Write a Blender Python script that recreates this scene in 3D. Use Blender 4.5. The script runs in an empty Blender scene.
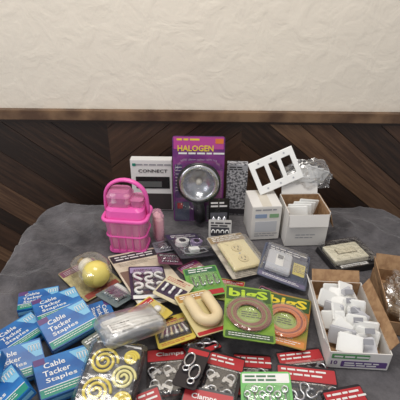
import bpy, bmesh, math, random
import numpy as np
from mathutils import Vector, Matrix, noise
random.seed(7)
T=0.75
D=math.radians
col=bpy.context.scene.collection
sc=bpy.context.scene
try:
    sc.view_settings.view_transform='Standard'
except Exception: pass

# ---------------------------------------------------------------- materials
MC={}
def s2l(c):
    return tuple(((x/255)/12.92 if x/255<=0.04045 else ((x/255+0.055)/1.055)**2.4) for x in c)+(1,)
def M(name,rgb,rough=0.5,metal=0.0,spec=0.5,coat=0.0,emit=None):
    if name in MC: return MC[name]
    m=bpy.data.materials.new(name); m.use_nodes=True
    b=m.node_tree.nodes['Principled BSDF']
    b.inputs['Base Color'].default_value=s2l(rgb)
    b.inputs['Roughness'].default_value=rough
    b.inputs['Metallic'].default_value=metal
    b.inputs['Specular IOR Level'].default_value=spec
    b.inputs['Coat Weight'].default_value=coat
    MC[name]=m; return m
def mottled(name,c1,c2,scale,rough=0.5,lo=0.4,hi=0.6,bump=0,kind='NOISE',metal=0):
    if name in MC: return MC[name]
    m=M(name,c1,rough,metal); nt=m.node_tree; N=nt.nodes; L=nt.links
    b=N['Principled BSDF']
    tc=N.new('ShaderNodeTexCoord')
    n=N.new('ShaderNodeTexNoise'); n.inputs['Scale'].default_value=scale; n.inputs['Detail'].default_value=4; o=n.outputs['Fac']
    L.new(tc.outputs['Object'],n.inputs['Vector'])
    r=N.new('ShaderNodeValToRGB'); r.color_ramp.elements[0].position=lo; r.color_ramp.elements[1].position=hi
    r.color_ramp.elements[0].color=s2l(c1); r.color_ramp.elements[1].color=s2l(c2)
    L.new(o,r.inputs['Fac']); L.new(r.outputs['Color'],b.inputs['Base Color'])
    return m
def clear(name='clear_plastic',tint=(255,255,255),base=0.07,edge=0.55,rough=0.12,bump=0.5,bs=60):
    if name in MC: return MC[name]
    m=bpy.data.materials.new(name); m.use_nodes=True; nt=m.node_tree; N=nt.nodes; L=nt.links
    N.clear()
    out=N.new('ShaderNodeOutputMaterial'); tr=N.new('ShaderNodeBsdfTransparent'); tr.inputs['Color'].default_value=s2l(tint)
    gl=N.new('ShaderNodeBsdfGlossy'); gl.inputs['Roughness'].default_value=rough; gl.inputs['Color'].default_value=(0.95,0.95,0.95,1)
    tc=N.new('ShaderNodeTexCoord'); n=N.new('ShaderNodeTexNoise'); n.inputs['Scale'].default_value=bs; n.inputs['Detail'].default_value=2
    bp=N.new('ShaderNodeBump'); bp.inputs['Strength'].default_value=bump; bp.inputs['Distance'].default_value=0.006
    L.new(tc.outputs['Object'],n.inputs['Vector']); L.new(n.outputs['Fac'],bp.inputs['Height'])
    lw=N.new('ShaderNodeLayerWeight'); lw.inputs['Blend'].default_value=0.38
    L.new(bp.outputs['Normal'],lw.inputs['Normal']); L.new(bp.outputs['Normal'],gl.inputs['Normal'])
    mr=N.new('ShaderNodeMapRange'); mr.inputs['To Min'].default_value=base; mr.inputs['To Max'].default_value=edge
    mx=N.new('ShaderNodeMixShader')
    L.new(lw.outputs['Facing'],mr.inputs['Value']); L.new(mr.outputs['Result'],mx.inputs['Fac'])
    L.new(tr.outputs[0],mx.inputs[1]); L.new(gl.outputs[0],mx.inputs[2]); L.new(mx.outputs[0],out.inputs['Surface'])
    MC[name]=m; return m
def translucent(name,rgb,alpha):
    if name in MC: return MC[name]
    m=M(name,rgb,0.25); m.node_tree.nodes['Principled BSDF'].inputs['Alpha'].default_value=alpha
    return m

WHITE=M('white_print',(226,225,222),0.4); BLACK=M('black_plastic',(20,20,22),0.35)
DARK=M('dark_grey_print',(52,48,54),0.5); CHROME=M('chrome',(215,215,218),0.18,1.0)
STEEL=M('zinc_steel',(200,201,205),0.28,1.0)
YEL=M('yellow_print',(226,204,56),0.45); RED=M('red_print',(176,42,48),0.45)
PUR=M('purple_print',(88,56,112),0.45); MAG=M('magenta_print',(160,60,124),0.45)
BLUE=mottled('blue_print',(26,88,156),(38,118,184),14,0.35); LBLUE=M('light_blue_print',(120,180,212),0.4)
TEAL=M('teal_print',(30,132,112),0.45); GRN=M('green_print',(104,162,76),0.45); LIME=M('lime_print',(178,206,60),0.45)
ORG=M('orange_print',(214,120,56),0.45); BEI=mottled('beige_print',(196,182,160),(214,202,182),30,0.5)
IVO=M('ivory_plastic',(222,208,162),0.35); WPL=M('white_plastic',(236,236,233),0.3)
GREYP=M('grey_print',(150,150,155),0.5); KRAFT=mottled('kraft_card',(146,112,80),(168,134,98),60,0.8)
CLR=clear(); CLR2=clear('clear_bag',(248,248,248),0.14,0.65,0.2,0.8,35); CLR3=clear('milky_bag',(250,250,250),0.26,0.75,0.35,0.9,28)

# ---------------------------------------------------------------- geometry helpers
def mesh_obj(name,verts,faces,mat,parent=None,smooth=False,loc=(0,0,0),rot=(0,0,0)):
    me=bpy.data.meshes.new(name); me.from_pydata([tuple(v) for v in verts],[],faces)
    bm=bmesh.new(); bm.from_mesh(me); bmesh.ops.recalc_face_normals(bm,faces=bm.faces); bm.to_mesh(me); bm.free()
    if mat: me.materials.append(mat)
    if smooth:
        for p in me.polygons: p.use_smooth=True
    o=bpy.data.objects.new(name,me); col.objects.link(o)
    o.location=loc; o.rotation_euler=rot
    if parent: o.parent=parent
    return o
def root(name,x,y,z,rz=0,rx=0,ry=0):
    e=bpy.data.objects.new(name,None); col.objects.link(e); e.empty_display_size=0.02
    m=Matrix.Rotation(D(rx),4,'X')@Matrix.Rotation(D(ry),4,'Y')@Matrix.Rotation(D(rz),4,'Z')
    e.rotation_euler=m.to_euler(); e.location=(x,y,z)
    return e
def rr(w,l,r,seg=4):
    r=min(r,w/2-1e-5,l/2-1e-5); pts=[]
    for cx,cy,a0 in ((w/2-r,l/2-r,0),(-w/2+r,l/2-r,90),(-w/2+r,-l/2+r,180),(w/2-r,-l/2+r,270)):
        for i in range(seg+1):
            a=D(a0+90*i/seg); pts.append((cx+r*math.cos(a),cy+r*math.sin(a)))
    return pts
def prism(p,name,outline,z0,z1,mat,off=(0,0),rot=0,loc=None,lrot=(0,0,0)):
    c,s=math.cos(D(rot)),math.sin(D(rot)); n=len(outline)
    o2=[(x*c-y*s+off[0],x*s+y*c+off[1]) for x,y in outline]
    v=[(x,y,z0) for x,y in o2]+[(x,y,z1) for x,y in o2]
    f=[tuple(range(n)),tuple(range(n,2*n))]+[(i,(i+1)%n,n+(i+1)%n,n+i) for i in range(n)]
    return mesh_obj(name,v,f,mat,p,loc=loc or (0,0,0),rot=lrot)
def R(p,name,x,y,w,l,z,mat,th=0.0004,r=0.002,rot=0):
    return prism(p,name,rr(w,l,r),z,z+th,mat,(x,y),rot)
def disc(p,name,x,y,rad,z,mat,th=0.0004,sx=1,sy=1,rot=0,seg=28):
    return prism(p,name,[(rad*sx*math.cos(2*math.pi*i/seg),rad*sy*math.sin(2*math.pi*i/seg)) for i in range(seg)],z,z+th,mat,(x,y),rot)
def rings(name,rs,mat,p,cap0=True,cap1=True,smooth=False,loc=(0,0,0),rot=(0,0,0)):
    n=len(rs[0]); v=[q for r in rs for q in r]; f=[]
    for k in range(len(rs)-1):
        for i in range(n): f.append((k*n+i,k*n+(i+1)%n,(k+1)*n+(i+1)%n,(k+1)*n+i))
    if cap0: f.append(tuple(range(n)))
    if cap1: f.append(tuple(range((len(rs)-1)*n,len(rs)*n)))
    return mesh_obj(name,v,f,mat,p,smooth,loc,rot)
def blister(p,name,x,y,w,l,z,h,mat=None,r=0.01,rot=0,inset=0.006):
    c,s=math.cos(D(rot)),math.sin(D(rot)); rs=[]
    for dw,hh in ((0,0),(-0.3,0.75),(-0.7,0.95),(-1.4,1.0)):
        o=rr(w+2*dw*inset,l+2*dw*inset,r)
        rs.append([(a*c-b*s+x,a*s+b*c+y,z+h*hh) for a,b in o])
    return rings(name,rs,mat or CLR,p,cap0=False)
def lathe(p,name,prof,mat,seg=28,loc=(0,0,0),rot=(0,0,0),cap0=True,cap1=True,smooth=True):
    rs=[[(r*math.cos(2*math.pi*i/seg),r*math.sin(2*math.pi*i/seg),z) for i in range(seg)] for r,z in prof]
    return rings(name,rs,mat,p,cap0,cap1,smooth,loc,rot)
def tube(p,name,pts,rad,mat,cyc=False,seg=8,flat=1.0,loc=(0,0,0),rot=(0,0,0)):
    P=[Vector(q) for q in pts]; n=len(P); rs=[]; up=None
    for i in range(n):
        if cyc: t=P[(i+1)%n]-P[i-1]
        else: t=P[min(i+1,n-1)]-P[max(i-1,0)]
        t.normalize()
        if up is None:
            up=Vector((0,0,1)) if abs(t.z)<0.9 else Vector((0,1,0))
        up=(up-t*up.dot(t)).normalized(); sd=t.cross(up)
        rs.append([P[i]+rad*(math.cos(2*math.pi*k/seg)*sd+flat*math.sin(2*math.pi*k/seg)*up) for k in range(seg)])
    if cyc:
        v=[q for r in rs for q in r]; f=[]
        for k in range(n):
            for i in range(seg): f.append((k*seg+i,k*seg+(i+1)%seg,((k+1)%n)*seg+(i+1)%seg,((k+1)%n)*seg+i))
        return mesh_obj(name,v,f,mat,p,True,loc,rot)
    return rings(name,rs,mat,p,True,True,True,loc,rot)
def circ(x,y,z,r,n=28,a0=0,a1=360,close=True):
    k=n if close else n+1
    return [(x+r*math.cos(D(a0+(a1-a0)*i/n)),y+r*math.sin(D(a0+(a1-a0)*i/n)),z) for i in range(k)]
def box(p,name,x,y,z,w,d,h,mat,bev=0.0,rot=(0,0,0)):
    me=bpy.data.meshes.new(name); bm=bmesh.new(); bmesh.ops.create_cube(bm,size=1)
    for v in bm.verts: v.co=Vector((v.co.x*w,v.co.y*d,v.co.z*h))
    if bev>0: bmesh.ops.bevel(bm,geom=bm.edges[:],offset=bev,segments=2,affect='EDGES')
    bm.to_mesh(me); bm.free(); me.materials.append(mat)
    o=bpy.data.objects.new(name,me); col.objects.link(o); o.location=(x,y,z); o.rotation_euler=rot
    if p: o.parent=p
    return o
def text(p,name,s,x,y,w,z,mat,h=None,rot=0,bold=0.0,upright=False,yoff=0):
    cu=bpy.data.curves.new(name,'FONT'); cu.body=s; cu.extrude=0.004; cu.offset=bold; cu.resolution_u=2
    cu.align_x='LEFT'
    t=bpy.data.objects.new('tmp',cu); col.objects.link(t)
    dg=bpy.context.evaluated_depsgraph_get(); me=bpy.data.meshes.new_from_object(t.evaluated_get(dg))
    bpy.data.objects.remove(t); 
    if not me.vertices: return
    xs=[v.co.x for v in me.vertices]; ys=[v.co.y for v in me.vertices]
    cx=(min(xs)+max(xs))/2; cy=(min(ys)+max(ys))/2; k=w/(max(xs)-min(xs)); kh=(h/(max(ys)-min(ys))) if h else k
    c,sn=math.cos(D(rot)),math.sin(D(rot))
    for v in me.vertices:
        a=(v.co.x-cx)*k; b=(v.co.y-cy)*kh; zz=0.0003+(0.0002 if v.co.z>0 else -0.0003)
        X=a*c-b*sn+x; Y=a*sn+b*c+y
        v.co=Vector((X,-zz+yoff,Y)) if upright else Vector((X,Y,z+zz))
    me.materials.clear(); me.materials.append(mat)
    o=bpy.data.objects.new(name,me); col.objects.link(o)
    if p: o.parent=p
    return o
def lines(p,name,x,y,w,n,pitch,z,mat,th=0.0012,rot=0,upright=False,yoff=0):
    v=[];f=[]; c,s=math.cos(D(rot)),math.sin(D(rot))
    for i in range(n):
        cur=-w/2; yy=-i*pitch; end=-w/2+w*random.uniform(0.65,1.0)
        while cur<end:
            ww=random.uniform(2.0,6.0)*th
            q=[(cur,yy),(cur+ww,yy),(cur+ww,yy+th),(cur,yy+th)]; cur+=ww+th*0.8
            b=len(v)
            for a,d in q:
                X=a*c-d*s+x; Y=a*s+d*c+y
                v.append((X,-0.0004+yoff,Y) if upright else (X,Y,z+0.0005))
            f.append((b,b+1,b+2,b+3))
    return mesh_obj(name,v,f,mat,p)

# ---------------------------------------------------------------- room
WY=1.38
def plaster():
    m=M('cream_plaster',(226,217,202),0.85); nt=m.node_tree; N=nt.nodes; L=nt.links; b=N['Principled BSDF']
    tc=N.new('ShaderNodeTexCoord'); n=N.new('ShaderNodeTexNoise'); n.inputs['Scale'].default_value=13; n.inputs['Detail'].default_value=6; n.inputs['Distortion'].default_value=0.6
    v=N.new('ShaderNodeTexNoise'); v.inputs['Scale'].default_value=60; v.inputs['Detail'].default_value=3
    L.new(tc.outputs['Object'],n.inputs['Vector']); L.new(tc.outputs['Object'],v.inputs['Vector'])
    r=N.new('ShaderNodeValToRGB'); r.color_ramp.elements[0].position=0.40; r.color_ramp.elements[1].position=0.66
    L.new(n.outputs['Fac'],r.inputs['Fac'])
    ad=N.new('ShaderNodeMath'); ad.operation='MULTIPLY_ADD'; ad.inputs[1].default_value=0.45
    L.new(v.outputs['Fac'],ad.inputs[0]); L.new(r.outputs['Color'],ad.inputs[2])
    bp=N.new('ShaderNodeBump'); bp.inputs['Strength'].default_value=0.34; bp.inputs['Distance'].default_value=0.005
    L.new(ad.outputs[0],bp.inputs['Height']); L.new(bp.outputs['Normal'],b.inputs['Normal'])
    return m
def wood(name,c1,c2,c3):
    m=M(name,c1,0.5); nt=m.node_tree; N=nt.nodes; L=nt.links; b=N['Principled BSDF']
    uv=N.new('ShaderNodeUVMap'); mp=N.new('ShaderNodeMapping'); mp.inputs['Scale'].default_value=(5,75,1)
    n=N.new('ShaderNodeTexNoise'); n.inputs['Scale'].default_value=1; n.inputs['Detail'].default_value=6; n.inputs['Roughness'].default_value=0.7
    L.new(uv.outputs[0],mp.inputs['Vector']); L.new(mp.outputs[0],n.inputs['Vector'])
    at=N.new('ShaderNodeAttribute'); at.attribute_name='board'
    ad=N.new('ShaderNodeMath'); ad.operation='MULTIPLY_ADD'; ad.inputs[1].default_value=0.95
    L.new(n.outputs['Fac'],ad.inputs[0]); L.new(at.outputs['Fac'],ad.inputs[2])
    r=N.new('ShaderNodeValToRGB'); r.color_ramp.elements[0].position=0.22; r.color_ramp.elements[0].color=s2l(c1)
    r.color_ramp.elements[1].position=0.95; r.color_ramp.elements[1].color=s2l(c3)
    e=r.color_ramp.elements.new(0.58); e.color=s2l(c2)
    L.new(ad.outputs[0],r.inputs['Fac']); L.new(r.outputs['Color'],b.inputs['Base Color'])
    bp=N.new('ShaderNodeBump'); bp.inputs['Strength'].default_value=0.3; bp.inputs['Distance'].default_value=0.003
    L.new(n.outputs['Fac'],bp.inputs['Height']); L.new(bp.outputs['Normal'],b.inputs['Normal'])
    return m
box(None,'wall_back',0,WY+0.05,1.4,4.2,0.1,2.8,plaster())
box(None,'floor',0,0.2,-0.05,4.2,2.6,0.1,mottled('brown_floor',(60,44,36),(80,60,48),8,0.6))
def clip(poly,ax,val,keep):
    out=[]
    for i in range(len(poly)):
        a=poly[i]; b=poly[(i+1)%len(poly)]; ia=(a[ax]-val)*keep>=0; ib=(b[ax]-val)*keep>=0
        if ia: out.append(a)
        if ia!=ib:
            t=(val-a[ax])/(b[ax]-a[ax]); out.append(tuple(a[k]+t*(b[k]-a[k]) for k in range(2)))
    return out
def wainscot():
    V=[];F=[];att=[];uvs=[]
    colsx=[(-2.0,-1.02,1),(-1.02,-0.34,-1),(-0.34,0.15,1),(0.15,0.98,-1),(0.98,2.0,1)]
    z0,z1=0.0,1.045
    for x0,x1,sg in colsx:
        sl=sg*math.tan(D(38)); h=abs(sl)*(x1-x0)
        zb=-h-0.2-random.uniform(0,0.08)
        while True:
            step=random.choice((0.07,0.095,0.11,0.125))/math.cos(D(38))
            if zb-h>z1: break
            g=0.0013
            poly=[(x0,zb+g),(x1,zb+g+sl*(x1-x0)),(x1,zb+step-g+sl*(x1-x0)),(x0,zb+step-g)]
            poly=clip(poly,1,z0,1); poly=clip(poly,1,z1,-1) if len(poly)>2 else poly
            zb+=step
            if len(poly)<3: continue
            b=len(V); n=len(poly); rnd=random.choice((-0.26,-0.18,-0.12,-0.03,0.05,0.14,0.26)); ou=random.uniform(0,9)
            V+=[(x,WY-0.016,z) for x,z in poly]+[(x,WY+0.0,z) for x,z in poly]
            fs=[tuple(range(b,b+n)),tuple(range(b+n,b+2*n))]+[(b+i,b+(i+1)%n,b+n+(i+1)%n,b+n+i) for i in range(n)]
            F+=fs; att+=[rnd]*(2*n)
            ca,sa=math.cos(math.atan(sl)),math.sin(math.atan(sl))
            uvs+=[(x*ca+z*sa+ou,-x*sa+z*ca+ou) for x,z in poly]*2
    me=bpy.data.meshes.new('wainscot'); me.from_pydata(V,[],F)
    a=me.attributes.new('board','FLOAT','POINT')
    for i,q in enumerate(att): a.data[i].value=q
    uvl=me.uv_layers.new(name='UVMap')
    for lp in me.loops: uvl.data[lp.index].uv=uvs[lp.vertex_index]
    bm=bmesh.new(); bm.from_mesh(me); bmesh.ops.recalc_face_normals(bm,faces=bm.faces); bm.to_mesh(me); bm.free()
    me.materials.append(wood('wainscot_wood',(36,24,17),(76,53,38),(128,98,72)))
    o=bpy.data.objects.new('trim_wainscot',me); col.objects.link(o)
wainscot()
box(None,'trim_backing',0,WY-0.002,0.52,4.0,0.004,1.04,M('dark_gap',(20,14,10),0.9))
box(None,'trim_rail',0,WY-0.016,1.060,4.0,0.034,0.034,mottled('trim_wood',(84,60,42),(124,96,70),9,0.5),0.003)
box(None,'rail_shadow_strip',0,WY-0.012,1.038,4.0,0.022,0.012,M('trim_dark',(48,34,26),0.6),0.002)  # dark strip added as the shadow line under the rail
box(None,'baseboard_back',0,WY-0.026,0.06,4.0,0.02,0.12,M('trim_dark',(48,34,26),0.6),0.003)

# ---------------------------------------------------------------- table + blanket
tb=root('table',0.06,0.72,0)
box(tb,'top',0,0,T-0.03,1.20,1.02,0.03,M('table_wood',(90,66,48),0.5),0.004)
for i,(a,b) in enumerate(((-.54,-.45),(.54,-.45),(-.54,.45),(.54,.45))):
    box(tb,'leg_%d'%(i+1),a,b,(T-0.045)/2,0.05,0.05,T-0.045,MC['table_wood'],0.003)
def sstep(a,b,x):
    t=max(0,min(1,(x-a)/(b-a))); return t*t*(3-2*t)
def rumple(X,Y):
    a1=sstep(-0.50,-0.46,X)*(1-sstep(0.59,0.63,X))*(1-sstep(0.79,0.85,Y))
    a2=sstep(-0.40,-0.35,X)*(1-sstep(0.52,0.57,X))*(1-sstep(1.0,1.05,Y))
    a3=sstep(-0.33,-0.29,X)*(1-sstep(0.41,0.45,X))
    a4=sstep(0.36,0.40,X)*(1-sstep(0.60,0.64,X))*(1-sstep(1.04,1.08,Y))
    am=(1-0.97*max(a1,a2,a3,a4))*(1-0.65*sstep(1.10,1.22,Y))
    q=Vector((X*3.2+Y*1.1,Y*3.6-X*0.8,0.3))
    qq=q+Vector((noise.noise(q*1.7)*0.8,noise.noise(q*1.3+Vector((5,5,5)))*0.8,0))
    w1=max(0,1-abs(noise.noise(qq))*2.4); w2=max(0,1-abs(noise.noise(q*2.3+Vector((9,2,0))))*2.2)
    w3=max(0,1-abs(noise.noise(qq*4.1+Vector((2,7,0))))*2.6)
    return (w1**3.5*0.026+w2**3.5*0.012+w3**4*0.004+noise.noise(Vector((X*6,Y*6,3)))*0.003)*am
def blanket():
    m=M('grey_plush',(96,95,100),0.85,spec=0.25); b=m.node_tree.nodes['Principled BSDF']; N=m.node_tree.nodes; L=m.node_tree.links
    b.inputs['Sheen Weight'].default_value=0.45; b.inputs['Sheen Roughness'].default_value=0.4
    tc=N.new('ShaderNodeTexCoord'); n=N.new('ShaderNodeTexNoise'); n.inputs['Scale'].default_value=7; n.inputs['Detail'].default_value=8; n.inputs['Roughness'].default_value=0.72
    L.new(tc.outputs['Object'],n.inputs['Vector'])
    r=N.new('ShaderNodeValToRGB'); r.color_ramp.elements[0].position=0.36; r.color_ramp.elements[1].position=0.66
    r.color_ramp.elements[0].color=s2l((60,58,61)); r.color_ramp.elements[1].color=s2l((108,105,108))
    L.new(n.outputs['Fac'],r.inputs['Fac']); L.new(r.outputs['Color'],b.inputs['Base Color'])
    n2=N.new('ShaderNodeTexNoise'); n2.inputs['Scale'].default_value=120; n2.inputs['Detail'].default_value=5
    L.new(tc.outputs['Object'],n2.inputs['Vector'])
    bp=N.new('ShaderNodeBump'); bp.inputs['Strength'].default_value=0.6; bp.inputs['Distance'].default_value=0.004
    L.new(n2.outputs['Fac'],bp.inputs['Height']); L.new(bp.outputs['Normal'],b.inputs['Normal'])
    x0,x1,y0,y1=-0.56,0.70,0.2,1.250; rc=0.07; ext=0.42; st=0.0075
    nx=int((x1-x0+2*ext)/st); ny=int((y1-y0+2*ext)/st)
    V=[]
    for j in range(ny+1):
        for i in range(nx+1):
            sx=x0-ext+i*(x1-x0+2*ext)/nx; sy=y0-ext+j*(y1-y0+2*ext)/ny
            cx=min(max(sx,x0+rc),x1-rc); cy=min(max(sy,y0+rc),y1-rc)
            dx,dy=sx-cx,sy-cy; dd=math.hypot(dx,dy)
            if dd<=rc: X,Y,Z,out=sx,sy,0,0
            else:
                out=dd-rc; ux,uy=dx/dd,dy/dd
                ed=0.02
                if out<ed*1.57:
                    a=out/ed; h=ed*math.sin(a); Z=-ed*(1-math.cos(a))
                else:
                    h=ed; Z=-ed-(out-ed*1.57)
                per=(cx+ux*rc)*1.0+(cy+uy*rc)*1.0+math.atan2(uy,ux)*0.15
                wv=math.sin(per*34)*0.5+0.5*math.sin(per*17+1.3)
                k=0.08 if uy<0.7 else 0.02
                h+=max(0,-Z)*k*(1+wv)*0.9
                X=cx+ux*(rc+h); Y=cy+uy*(rc+h)
            V.append((X,Y,T-0.003+Z+rumple(X,Y)))
    F=[]
    for j in range(ny):
        for i in range(nx):
            a=j*(nx+1)+i; F.append((a,a+1,a+nx+2,a+nx+1))
    mesh_obj('grey_blanket',V,F,m,None,True)
blanket()

# ---------------------------------------------------------------- resting of goods on each other
GS=0.004; GX0,GY0=-0.70,0.25; GNX,GNY=370,250
HG=np.zeros((GNY,GNX))
for j in range(0,GNY,3):
    for i in range(0,GNX,3):
        HG[j:j+3,i:i+3]=max(0,rumple(GX0+i*GS,GY0+j*GS)-0.003)
CXG,CYG=np.meshgrid(GX0+np.arange(GNX)*GS,GY0+np.arange(GNY)*GS)
def settle(x,y,rz,w,l,top,inner=0.84,base=0.0018,maxt=10):
    """find height and lean at which a w x l pack rests on what is below; then record its own top"""
    c,s=math.cos(D(rz)),math.sin(D(rz))
    dx=CXG-x; dy=CYG-y; lx=dx*c+dy*s; ly=-dx*s+dy*c
    mk=(abs(lx)<=w/2+0.001)&(abs(ly)<=l/2+0.001)
    X=dx[mk]; Y=dy[mk]; H=HG[mk]; best=None
    for rx in np.arange(-maxt,maxt+0.1,1.0):
        for ry in np.arange(-maxt,maxt+0.1,1.0):
            n=(math.sin(D(ry)),-math.sin(D(rx))*math.cos(D(ry)),math.cos(D(rx))*math.cos(D(ry)))
            pl=-(n[0]*X+n[1]*Y)/n[2]
            h=float(np.max(H-pl)); sc_=h+0.00025*(abs(rx)+abs(ry))
            if best is None or sc_<best[0]: best=(sc_,h,rx,ry,n)
    _,h,rx,ry,n=best; h+=0.0006
    mi=(abs(lx)<=w/2*inner)&(abs(ly)<=l/2*inner)
    pl=-(n[0]*dx+n[1]*dy)/n[2]+h
    HG[mk]=np.maximum(HG[mk],pl[mk]+base); HG[mi]=np.maximum(HG[mi],pl[mi]+top)
    return h,rx,ry

Z0=0.0018
def card(name,x,y,rz,w,l,mat,top=0.016,hole=True,r=0.006,th=0.0018,inner=0.84,maxt=10):
    h,rx,ry=settle(x,y,rz,w,l,top+Z0,inner,0.0018,maxt)
    e=root(name,x,y,T+h,rz,rx,ry)
    prism(e,'card',rr(w,l,r),0,th,mat)
    if hole:
        prism(e,'hang_hole',rr(0.02,0.005,0.0024),th,th+0.0003,BLACK,(0,l/2-0.008))
    return e

def staple_box(x,y,rz,w=0.112,l=0.080,th=0.03):
    h,rx,ry=settle(x,y,rz,w,l,th,1.0,th,14)
    e=root('cable_staple_box',x,y,T+h,rz,rx,ry)
    box(e,'carton',0,0,th/2,w,l,th,BLUE,0.0012)
    z=th
    R(e,'green_band',0,-l/2+0.010,w*0.98,0.016,z,TEAL,r=0.0005)
    R(e,'white_stripe',0,-l/2+0.0195,w*0.98,0.0016,z,WHITE,r=0.0003)
    R(e,'purple_corner',-w/2+0.012,l/2-0.008,0.022,0.014,z,PUR,r=0.0005)
    prism(e,'light_panel',[(w*0.12,l*0.44),(w*0.48,l*0.44),(w*0.48,-l*0.02),(w*0.34,-l*0.02)],z,z+0.0003,LBLUE)
    text(e,'label_cable','Cable',-w*0.16,l*0.27,w*0.36,z,WHITE,h=l*0.14,bold=0.01)
    text(e,'label_tacker','Tacker',-w*0.15,l*0.07,w*0.46,z,WHITE,h=l*0.14,bold=0.01)
    text(e,'label_staples','Staples',-w*0.10,-l*0.12,w*0.52,z,WHITE,h=l*0.14,bold=0.01)
    lines(e,'small_print',0.0,-l/2+0.013,w*0.85,2,0.005,z+0.0004,WHITE,0.0014)
    for k in range(4):
        px=w*0.24+k*0.006
        tube(e,'printed_staple_%d'%k,[(px,l*0.16,z+0.001),(px,l*0.30,z+0.001),(px+0.001,l*0.34,z+0.001),(px+0.004,l*0.34,z+0.001),(px+0.005,l*0.30,z+0.001),(px+0.005,l*0.16,z+0.001)],0.0007,WHITE,seg=5)
    box(e,'side_stripe',0,-l/2-0.0003,th/2,w*0.97,0.0006,th*0.35,LBLUE)
    return e
staple_box(-0.412,0.745,18,0.100,0.066,th=0.024)
staple_box(-0.240,0.680,-62,0.112,0.072,th=0.024)
staple_box(-0.415,0.630,52,0.105,0.080,th=0.026)
staple_box(-0.345,0.700,34,0.108,0.078,th=0.024)
staple_box(-0.300,0.635,40,0.112,0.082,th=0.024)
staple_box(-0.385,0.545,28,0.105,0.078,th=0.026)
staple_box(-0.275,0.520,30,0.116,0.086,th=0.034)
staple_box(-0.370,0.452,48,0.108,0.080,th=0.028)
staple_box(-0.425,0.490,12,0.090,0.060,th=0.022)

# clamp / hook cards (bottom layer, front)
def shook(e,n,x,y,s,z,rot=0,mat=STEEL):
    pts=[(s*0.5*math.cos(D(a)),s*0.55+s*0.5*math.sin(D(a)),0) for a in range(-30,200,18)]+[(-s*0.12,-s*0.02,0)]+[(s*0.5*math.cos(D(a)),-s*0.55+s*0.5*math.sin(D(a)),0) for a in range(70,-160,-18)]
    c,sn=math.cos(D(rot)),math.sin(D(rot))
    tube(e,n,[(a*c-b*sn+x,a*sn+b*c+y,z) for a,b,_ in pts],s*0.13,mat,seg=8)
def cable_clamp(e,n,x,y,s,z,rot):
    c,sn=math.cos(D(rot)),math.sin(D(rot))
    def q(a,b): return (a*c-b*sn+x,a*sn+b*c+y,z)
    U=[q(-s*.5,-s*.7)]+[q(s*.5*math.cos(D(t)),s*.3+s*.5*math.sin(D(t))) for t in range(180,-1,-20)]+[q(s*.5,-s*.7)]
    tube(e,n+'_ubolt',U,s*0.13,STEEL)
    R(e,n+'_saddle',x+s*.25*sn,y-s*.25*c,s*1.4,s*.42,z-s*.16,STEEL,th=s*.42,r=s*.1,rot=rot)
    for k,sx in enumerate((-.5,.5)):
        a=q(sx*s,-s*.58); prism(e,n+'_nut_%d'%k,[(s*.24*math.cos(D(t)),s*.24*math.sin(D(t))) for t in range(0,360,60)],z-s*.1,z+s*.22,STEEL,(a[0],a[1]))
def hook_card(x,y,rz,w,l,head='Clamps',kind='s'):
    e=card('s_hook_package' if kind=='s' else 'cable_clamp_package',x,y,rz,w,l,M('black_card',(34,28,32),0.35),0.014)
    R(e,'header',0,l/2-0.02,w*0.96,0.030,Z0,RED)
    if head: text(e,'header_text',head,-w*0.08,l/2-0.019,w*0.5,Z0+0.0004,WHITE,h=0.013,bold=0.02)
    else: lines(e,'header_text',0,l/2-0.014,w*0.85,2,0.010,Z0+0.0004,WHITE,0.004)
    lines(e,'fine_print',0,l/2-0.040,w*0.85,1,0.006,Z0,WHITE,0.002)
    R(e,'foot',0,-l/2+0.010,w*0.96,0.014,Z0,RED)
    nx=max(2,int(w/0.029)); ny=max(1,int((l-0.06)/0.034))
    for i in range(nx):
        for j in range(ny):
            cx=-w/2+w/nx*(i+0.5)+random.uniform(-.004,.004); cy=l/2-0.062-j*0.036+random.uniform(-.004,.004)
            if kind=='s': shook(e,'s_hook_%d_%d'%(i,j),cx,cy,0.019,0.0065,random.uniform(-80,80))
            else: cable_clamp(e,'clamp_%d_%d'%(i,j),cx,cy,0.017,0.0065,random.uniform(-60,60))
    blister(e,'blister',0,-0.008,w*0.88,l-0.065,Z0,0.013)
    return e
hook_card(-0.048,0.540,7,0.125,0.150,'Clamps','c')
hook_card(0.232,0.575,8,0.105,0.072,'','c')
hook_card(0.225,0.495,-6,0.125,0.120,'','s')
hook_card(0.118,0.545,-4,0.085,0.105,'','s')
hook_card(0.048,0.520,-16,0.080,0.130,'','c')
hook_card(-0.110,0.440,22,0.10,0.10,'','s')
hook_card(0.012,0.432,-12,0.10,0.11,'Clamps','c')
hook_card(0.300,0.452,14,0.09,0.10,'','c')
hook_card(0.000,0.618,28,0.080,0.085,'Clamps','s')
e=card('carabiner_hook_package',-0.012,0.530,-18,0.05,0.11,M('black_card',(34,28,32),0.35),0.012)
R(e,'header',0,0.040,0.045,0.014,Z0,RED)
for k,(a,b) in enumerate(((-0.010,0.012),(0.010,-0.016))):
    tube(e,'snap_hook_%d'%k,[(a+0.010*math.cos(D(t)),b+0.018*math.sin(D(t)),0.006) for t in range(0,360,18)],0.0024,CHROME,cyc=True)
    tube(e,'eye_%d'%k,circ(a,b-0.024,0.006,0.0065,16),0.0020,CHROME,cyc=True)
e=card('eye_bolt_package',0.137,0.482,-3,0.102,0.100,M('bright_green',(108,184,96),0.4),0.014)
R(e,'header',0,0.036,0.096,0.020,Z0,WHITE); lines(e,'header_text',0,0.038,0.085,2,0.008,Z0+0.0004,M('dk_green',(50,104,66),0.4),0.004)
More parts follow.
